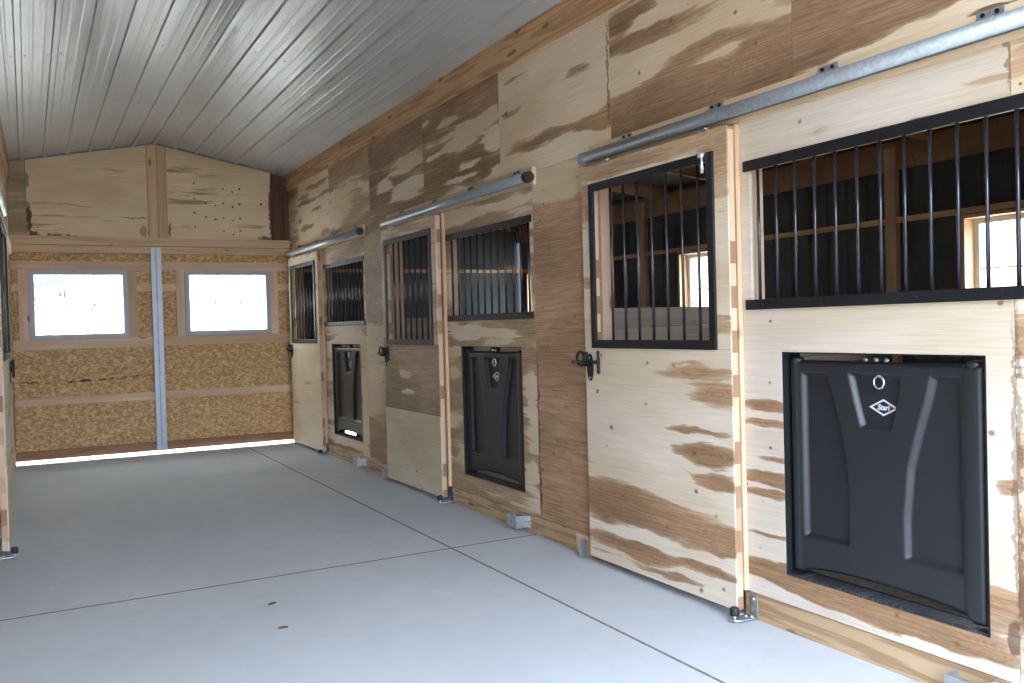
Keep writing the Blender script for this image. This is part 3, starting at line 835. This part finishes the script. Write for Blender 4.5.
# ---------------------------------------------------------------- overhead rails
def rail(S, y, label):
    root = tag(empty('door_rail', (S.wx, y, 0)), label, 'rail', 'overhead sliding door rails')
    X = lambda u: S.sg * u
    Ln, ya = 3.05, 0.16
    zc, r = 2.524, 0.0365
    # round rail with a slot along its underside
    bm = bmesh.new()
    prof = []
    for k in range(25):
        a = math.radians(-90 + 16 + (360 - 32) * k / 24)
        prof.append((0.066 + r * math.cos(a), zc + r * math.sin(a)))
    ins = [(0.066 + (u - 0.066) * 0.9, zc + (z - zc) * 0.9) for u, z in reversed(prof)]
    loop = prof + ins
    A = [bm.verts.new((X(u), ya, z)) for u, z in loop]
    Bv = [bm.verts.new((X(u), Ln, z)) for u, z in loop]
    n = len(loop)
    for i in range(n):
        f = bm.faces.new((A[i], A[(i + 1) % n], Bv[(i + 1) % n], Bv[i])); f.smooth = i not in (24, n - 1)
    h = len(prof)
    for V in (A, Bv):
        for i in range(h - 1):
            bm.faces.new((V[i], V[i + 1], V[n - 2 - i], V[n - 1 - i]))
    m = MB(); m.bm.free(); m.bm = bm
    m.build('track', M['galvd'], root)
    for yy, d in ((ya, -1), (Ln, 1)):
        bm = MB()
        bm.tube([(X(0.066), yy + d * 0.03, zc), (X(0.066), yy - d * 0.03, zc)], 0.0385, 20)
        bm.build('end_cap', M['rubber'] if d < 0 else M['galvd'], root, 0.004)
    for yy in (0.37, 1.13, 1.86, 2.64):
        b = MB()
        b.box(X(0.030), X(0.036), yy - 0.055, yy + 0.055, zc + 0.0, zc + 0.078)
        b.box(X(0.030), X(0.075), yy - 0.03, yy + 0.03, zc + 0.034, zc + 0.042)
        br = b.build('bracket', M['galvd'], root, 0.001)
        for dy in (-0.028, 0.028):
            MB().tube([(X(0.036), yy + dy, zc + 0.062), (X(0.041), yy + dy, zc + 0.062)], 0.009, 8).build('bolt_head', M['black'], br)
    return root


rail(R, MODS[0] - 0.22, 'long grey overhead door rail above the nearest stall door and bars, running out of frame')
rail(R, MODS[1] - 0.22, 'round metal overhead rail with black end cap, middle of the three on right wall')
rail(R, MODS[2] - 0.22, 'shiny overhead door rail farthest away, ending at the OSB end wall')
LEFT.append(rail(L, MODS[1] - 0.22, 'overhead door rail along the top of the left edge'))


# ---------------------------------------------------------------- bar grilles
def grille(S, y, label):
    root = tag(empty('window_grille', (S.wx, y, 0)), label, 'grille', 'black bar grilles in the stall fronts')
    X = lambda u: S.sg * u
    for nm, (z0, z1) in (('bottom_rail', (1.545, 1.594)), ('top_rail', (2.226, 2.277))):
        rl = MB().box(X(0.001), X(0.014), 0.015, 1.482, z0, z1).build(nm, M['black'], root, 0.002)
        for yy in (0.12, 0.50, 0.98, 1.36):
            MB().tube([(X(0.014), yy, (z0 + z1) / 2), (X(0.0165), yy, (z0 + z1) / 2)], 0.006, 8).build('screw', M['bar'], rl)
    for i in range(12):
        yy = 0.083 + i * 0.1195
        MB().tube([(X(-0.006), yy, 1.575), (X(-0.006), yy, 2.244)], 0.008, 12).build('bar', M['bar'], root)
    return root


grille(R, MODS[0], 'wide black barred grille at the upper right, cut off by the frame')
grille(R, MODS[1], 'black barred grille above the middle black feed door')
grille(R, MODS[2], 'small farthest black barred grille, above the farthest feed door')


# ---------------------------------------------------------------- moulded feed doors
def poly_sd(p, poly):
    """signed distance to a polygon, negative inside"""
    x, y = p
    d = 1e9; ins = False
    n = len(poly)
    for i in range(n):
        ax, ay = poly[i]; bx, by = poly[(i + 1) % n]
        ex, ey = bx - ax, by - ay
        t = max(0.0, min(1.0, ((x - ax) * ex + (y - ay) * ey) / (ex * ex + ey * ey)))
        d = min(d, math.hypot(x - ax - ex * t, y - ay - ey * t))
        if (ay > y) != (by > y) and x < (bx - ax) * (y - ay) / (by - ay) + ax: ins = not ins
    return -d if ins else d


def sm(a, b, v):
    t = max(0.0, min(1.0, (v - a) / (b - a)))
    return t * t * (3 - 2 * t)


REC = [
    [(1.166, 1.246), (1.013, 1.240), (0.995, 1.19), (0.968, 1.10), (0.935, 0.98), (0.912, 0.85), (0.903, 0.70), (0.902, 0.478), (1.166, 0.475)],
    [(0.475, 1.252), (0.347, 1.246), (0.347, 0.477), (0.612, 0.482), (0.612, 0.648), (0.590, 0.86), (0.545, 1.02), (0.500, 1.15)],
    [(0.893, 1.252), (0.622, 1.246), (0.636, 1.146), (0.672, 1.013), (0.828, 1.012), (0.863, 1.132)],
]


def feed_mesh(sgn):
    """moulded leaf: thick sheet with three recesses, rounded side rolls and an arched foot"""
    ya, yb, za, zb = 0.243, 1.240, 0.300, 1.300
    NY, NZ = 125, 125
    bm = bmesh.new()
    front = []; back = []
    for j in range(NZ + 1):
        rf = []; rb = []
        for i in range(NY + 1):
            s, t = i / NY, j / NZ
            y = ya + (yb - ya) * s
            arch = 0.044 * max(0.0, 1 - ((s - 0.5) / 0.43) ** 2) ** 0.4 if abs(s - 0.5) < 0.43 else 0.0
            z0 = za + arch
            z = z0 + (zb - z0) * t
            h = 0.0
            for q in REC:
                sd = poly_sd((y, z), q)
                h -= 0.026 * (1 - sm(-0.013, 0.002, sd))
            # side rolls
            for c, w, hh in ((0.292, 0.046, 0.012), (1.212, 0.026, 0.007)):
                e = abs(y - c) / w
                if e < 1: h += hh * math.sqrt(1 - e * e)
            # rounded rim
            rim = min(s * (yb - ya), (1 - s) * (yb - ya), t * (zb - z0), (1 - t) * (zb - z0))
            h -= 0.014 * (1 - sm(0.0, 0.016, rim))
            rf.append(bm.verts.new((sgn * (-0.030 + h), y, z)))
            rb.append(bm.verts.new((sgn * -0.075, y, z)))
        front.append(rf); back.append(rb)
    for j in range(NZ):
        for i in range(NY):
            f = bm.faces.new((front[j][i], front[j][i + 1], front[j + 1][i + 1], front[j + 1][i])); f.smooth = True
            bm.faces.new((back[j][i], back[j + 1][i], back[j + 1][i + 1], back[j][i + 1]))
    for j in range(NZ):
        for i in (0, NY):
            bm.faces.new((front[j][i], front[j + 1][i], back[j + 1][i], back[j][i]))
    for i in range(NY):
        for j in (0, NZ):
            bm.faces.new((front[j][i], front[j][i + 1], back[j][i + 1], back[j][i]))
    m = MB(); m.bm.free(); m.bm = bm
    return m


LOGO = flat('pale_grey_print', (0.55, 0.57, 0.60), 0.5)


def feed_door(S, y, label):
    root = tag(empty('feed_door', (S.wx, y, 0)), label, 'feed door', 'black feed doors in the stall fronts')
    X = lambda u: S.sg * u
    leaf = feed_mesh(S.sg).build('leaf', M['plastic'], root)
    for yy in (0.292, 1.205):
        MB().tube([(X(-0.052), yy, 1.285), (X(-0.052), yy, 1.310), (X(-0.052), yy, 1.316)], [0.030, 0.030, 0.020], 20).build('hinge_post', M['plastic'], root)
    # lining of the opening and its sill channel
    a, b, c, d = 0.2155, 1.2575, 0.2755, 1.3395
    MB().panel(X(-0.002), X(-0.11), a, b, c, d, [(a + 0.010, b - 0.010, c - 1, d - 0.006)]).build('lining', M['black'], root)
    MB().box(X(-0.004), X(-0.11), a + 0.01, b - 0.01, c, c + 0.012).build('sill_channel', M['sill'], root, 0.003)
    MB().box(X(-0.095), X(-0.11), a + 0.01, b - 0.01, c + 0.0, c + 0.014).build('sill_lip', M['plastic'], root, 0.003)
    # latch at the top edge with its bolts and pull ring
    bm = MB()
    bm.box(X(-0.035), X(-0.075), 0.690, 0.785, 1.300, 1.338)
    la = bm.build('latch', M['black'], root, 0.004)
    for yy in (0.68, 0.735, 0.79):
        MB().tube([(X(-0.034), yy, 1.311), (X(-0.022), yy, 1.311)], 0.009, 8).build('bolt', M['bolt'], la)
    MB().torus((X(-0.040), 0.735, 1.214), 0.026, 0.0045, 'x', 28, 8).build('pull_ring', M['bolt'], root)
    MB().tube([(X(-0.056), 0.735, 1.243), (X(-0.036), 0.735, 1.243)], 0.008, 10).build('ring_eye', M['bolt'], root)
    # diamond badge
    bm = MB()
    cy, cz, hw, hh = 0.725, 1.106, 0.074, 0.036
    k = 0.80
    o = [(cy - hw, cz), (cy, cz + hh), (cy + hw, cz), (cy, cz - hh)]
    i_ = [(cy + (p - cy) * k, cz + (q - cz) * k) for p, q in o]
    V = [[bm.bm.verts.new((X(u), *p)) for p in q] for u in (-0.0555, -0.0530) for q in (o, i_)]
    for j in range(4):
        j2 = (j + 1) % 4
        for P, Q in ((V[0], V[1]), (V[2], V[3]), (V[0], V[2]), (V[1], V[3])):
            bm.bm.faces.new((P[j], P[j2], Q[j2], Q[j]))
    bd = bm.build('badge', LOGO, root)
    cu = bpy.data.curves.new('badge_lettering', 'FONT')
    cu.body = 'Stari'; cu.size = 0.033; cu.align_x = 'CENTER'; cu.align_y = 'CENTER'; cu.extrude = 0.001; cu.shear = 0.15
    cu.offset = 0.0008
    cu.materials.append(LOGO)
    tx = bpy.data.objects.new('badge_lettering', cu)
    COL.objects.link(tx); tx.parent = bd
    tx.matrix_local = Matrix(((0, 0, S.sg, X(-0.0535)), (S.sg, 0, 0, cy), (0, 1, 0, cz), (0, 0, 0, 1)))
    return root


feed_door(R, MODS[0], 'large black moulded feed door with diamond badge, nearest, below the wide grille')
feed_door(R, MODS[1], 'black feed door in the middle stall front, between the first and second doors')
feed_door(R, MODS[2], 'small black feed door farthest away, with a bright gap under it')


# ---------------------------------------------------------------- floor hardware
def roller_guide(S, y, label):
    root = tag(empty('roller_guide', (S.wx, y, 0)), label, 'roller guide', 'door roller guides on the floor')
    X = lambda u: S.sg * u
    bm = MB()
    pts = [(X(-0.006), -0.05), (X(-0.006), 0.0), (X(0.06), 0.02), (X(0.115), 0.030), (X(0.135), 0.018), (X(0.140), -0.005), (X(0.130), -0.030), (X(0.10), -0.046)]
    bm.prism(pts, 'z', 0.008, 0.016)
    bm.box(X(-0.006), X(-0.001), -0.05, 0.0, 0.008, 0.125)
    p = bm.build('plate', M['galv'], root, 0.001)
    for (u, dy) in ((0.02, -0.03), (0.04, -0.008)):
        MB().tube([(X(u), dy, 0.015), (X(u), dy, 0.023)], 0.009, 6).build('bolt_head', M['bolt'], p)
    MB().tube([(X(-0.002), -0.025, 0.10), (X(0.006), -0.025, 0.10)], 0.008, 6).build('bolt_head', M['bolt'], p)
    MB().tube([(X(0.108), -0.005, 0.014), (X(0.108), -0.005, 0.034)], 0.012, 8).build('spindle', M['bolt'], root)
    MB().tube([(X(0.108), -0.005, 0.030), (X(0.108), -0.005, 0.034), (X(0.108), -0.005, 0.066), (X(0.108), -0.005, 0.072)], [0.020, 0.0235, 0.0235, 0.018], 18).build('roller', M['rubber'], root)
    return root


roller_guide(R, MODS[0] + 1.51, 'zinc floor bracket with black rubber roller at the foot of the nearest stall door')
roller_guide(R, MODS[1] + 1.53, 'floor roller bracket at the foot of the brown banded stall door')
roller_guide(R, MODS[2] + 1.49, 'tiny floor roller bracket at the foot of the farthest stall door')
LEFT.append(roller_guide(L, MODS[1] + 1.53, 'zinc roller bracket on the floor at the left edge of the photo'))


def stay_bracket(S, y, label, dp=0.090):
    root = tag(empty('stay_bracket', (S.wx, y, 0)), label, 'bracket', 'bent metal stay brackets at floor level')
    X = lambda u: S.sg * u
    t = 0.004
    bm = MB()
    bm.box(X(-0.004), X(dp), 0.0, t, 0.030, 0.118)
    bm.box(X(dp - t), X(dp), t, 0.15, 0.030, 0.118)
    bm.box(X(0.012), X(dp - t), 0.15 - t, 0.15, 0.030, 0.118)
    bm.box(X(-0.004), X(-0.001), -0.05, t, 0.030, 0.118)
    bm.build('hat_channel', M['galv'], root, 0.0015)
    MB().tube([(X(-0.002), -0.026, 0.075), (X(0.005), -0.026, 0.075)], 0.009, 6).build('bolt_head', M['bolt'], root)
    MB().tube([(X(dp - 0.001), 0.075, 0.075), (X(dp + 0.006), 0.075, 0.075)], 0.009, 6).build('bolt_head', M['bolt'], root)
    return root


stay_bracket(R, MODS[0] + 0.20, 'bent metal bracket at the bottom edge of the photo below the nearest feed door')
stay_bracket(R, MODS[1] + 0.20, 'shiny bent metal bracket on the floor below the middle feed door')
stay_bracket(R, MODS[2] + 0.16, 'small shiny bracket on the floor below the farthest feed door')
LEFT.append(stay_bracket(L, MODS[1] + 0.20, 'sliver of metal bracket on the floor cut by the left frame edge', 0.022))


def stop_block(S, y, label):
    root = tag(empty('stop_block', (S.wx, y, 0)), label, 'block', 'door stop blocks')
    X = lambda u: S.sg * u
    MB().box(X(-0.005), X(0.024), 0.0, 0.14, 0.002, 0.130).build('block', M['pineZ'], root, 0.002)
    bm = MB()
    bm.box(X(0.024), X(0.027), 0.001, 0.075, 0.028, 0.105)
    bm.box(X(0.027), X(0.085), 0.001, 0.004, 0.0, 0.105)
    bm.build('plate', M['galv'], root, 0.001)
    return root


stop_block(R, D1 + 1.45, 'pale wood block with a grey plate beside the foot of the nearest stall door')
stop_block(R, D2 + 1.47, 'pale wood block with a grey plate beside the foot of the brown banded door')

for (x, y, a, s, lab) in ((1.141, 5.038, 0.5, 0.030, 'small dark wood chip on the concrete, the farther of two'), (1.093, 4.598, -0.2, 0.026, 'small dark wood chip on the concrete, the nearer of two')):
    bm = MB()
    bm.prism([(-s, -0.006), (-s * 0.3, -0.011), (s * 0.8, -0.007), (s, 0.003), (s * 0.2, 0.010), (-s * 0.7, 0.007)], 'z', 0.0, 0.007)
    o = bm.build('wood_chip', M['chip'], None, 0.001)
    o.location = (x, y, 0.0); o.rotation_euler = (0, 0, a)
    tag(o, lab, 'wood chip', 'wood chips on the floor')

# the left wall is not quite parallel to the right one: turn it and its fittings about the far corner
TURN = Matrix.Translation((-0.16, YE, 0)) @ Matrix.Rotation(math.radians(-0.82), 4, 'Z') @ Matrix.Translation((-WL, -YE, 0))
for o in [wall_left] + LEFT:
    o.matrix_world = TURN @ Matrix.Translation(o.location)

# ---------------------------------------------------------------- outside, beyond the left end window
shed = tag(empty('farm_shed', (-1.2, 31, -0.125)), 'white shed with a blue grey roof edge seen through the left end window', 'shed')
MB().box(-6, 2.05, 0, 5, 0, 2.55).build('wall', flat('white_shed_wall', (0.80, 0.82, 0.84), 0.6), shed)
MB().prism([(-6.2, 1.75), (2.2, 3.27), (2.2, 3.42), (-6.2, 1.92)], 'y', -0.35, 5.3).build('roof', flat('blue_grey_roof', (0.006, 0.011, 0.014), 0.6), shed)
red = flat('faded_red_paint', (0.045, 0.009, 0.007), 0.5)
mach = tag(empty('boom_machine', (0.6, 27, -0.125)), 'machine with a red boom and dark wheel arch seen through the left end window', 'machine')
MB().tube([(-0.55, 0, 2.62), (0.25, 0, 2.78)], 0.075, 10).build('boom', red, mach)
MB().tube([(0.22, 0, 2.775), (0.36, 0, 2.80)], 0.12, 10).build('boom_head', red, mach)
MB().tube([(-0.5, 0, 0.4), (-0.5, 0, 2.6)], 0.05, 8).build('mast', M['white'], mach)
MB().torus((-0.15, 0, 1.05), 0.62, 0.05, 'y', 20, 8, -0.2, 1.7).build('wheel_arch', flat('charcoal_arch', (0.007, 0.008, 0.01), 0.6), mach)
MB().box(-0.75, 0.15, -0.3, 0.6, 0.25, 1.15).build('body', M['white'], mach, 0.05)
MB().torus((-0.15, -0.35, 0.42), 0.30, 0.12, 'y', 24, 10).build('wheel', M['rubber'], mach)

# ---------------------------------------------------------------- sky, view, camera
w = bpy.data.worlds.new('overcast_sky')
SC.world = w
w.use_nodes = True
nt = w.node_tree
bg = nt.nodes['Background']
tc = nt.nodes.new('ShaderNodeTexCoord')
sp = nt.nodes.new('ShaderNodeSeparateXYZ')
nt.links.new(tc.outputs['Generated'], sp.inputs[0])
# overcast-bright sky: about two and a half times brighter overhead than at the horizon
rp = nt.nodes.new('ShaderNodeValToRGB')
rp.color_ramp.elements[0].position = 0.0
rp.color_ramp.elements[0].color = (0.50, 0.545, 0.58, 1)
rp.color_ramp.elements[1].position = 0.9
rp.color_ramp.elements[1].color = (1.62, 2.02, 2.62, 1)
nt.links.new(sp.outputs[2], rp.inputs[0])
# the sky is bluer on the side of the open front, whiter and duller beyond the far end
mr = nt.nodes.new('ShaderNodeMapRange')
mr.inputs[1].default_value = -0.3; mr.inputs[2].default_value = 0.5
nt.links.new(sp.outputs[1], mr.inputs[0])
mx = nt.nodes.new('ShaderNodeMix'); mx.data_type = 'RGBA'
mx.inputs[6].default_value = (1.05, 1.08, 1.12, 1); mx.inputs[7].default_value = (0.80, 0.68, 0.56, 1)
nt.links.new(mr.outputs[0], mx.inputs[0])
mu = nt.nodes.new('ShaderNodeMix'); mu.data_type = 'RGBA'; mu.blend_type = 'MULTIPLY'
mu.inputs[0].default_value = 1.0
nt.links.new(rp.outputs[0], mu.inputs[6]); nt.links.new(mx.outputs[2], mu.inputs[7])
nt.links.new(mu.outputs[2], bg.inputs[0])
sl = bpy.data.lights.new('sun', 'SUN')
sl.energy = 17.0
sl.color = (1.0, 0.90, 0.76)
sl.angle = math.radians(2)
so = bpy.data.objects.new('sun', sl)
COL.objects.link(so)
so.location = (14, 5, 14)
so.rotation_euler = Vector((-0.66, 0.0, -1.0)).to_track_quat('-Z', 'Y').to_euler()
bg.inputs[1].default_value = 5.2

vs = SC.view_settings
vs.view_transform = 'Standard'
vs.look = 'None'
vs.exposure = 1.38
vs.gamma = 1.0
vs.use_curve_mapping = False
SC.cycles.use_denoising = True
SC.cycles.max_bounces = 12
SC.cycles.diffuse_bounces = 7
SC.cycles.glossy_bounces = 4
SC.cycles.transparent_max_bounces = 12
SC.cycles.caustics_reflective = False
SC.cycles.caustics_refractive = False

cam = bpy.data.cameras.new('camera')
cam.sensor_width = 36.0
cam.lens = 908.65 / 1024 * 36.0
cam.clip_start = 0.03
cam.clip_end = 300
co = bpy.data.objects.new('camera', cam)
COL.objects.link(co)
yaw, pit, rol = (math.radians(a) for a in (28.0424, -1.0217, -1.5383))
f = Vector((math.sin(yaw) * math.cos(pit), math.cos(yaw) * math.cos(pit), math.sin(pit)))
r = Vector((math.cos(yaw), -math.sin(yaw), 0))
u = r.cross(f)
r2 = r * math.cos(rol) + u * math.sin(rol)
u2 = -r * math.sin(rol) + u * math.cos(rol)
m = Matrix((r2, u2, -f)).transposed().to_4x4()
m.translation = (0, 0, 1.5)
co.matrix_world = m
SC.camera = co
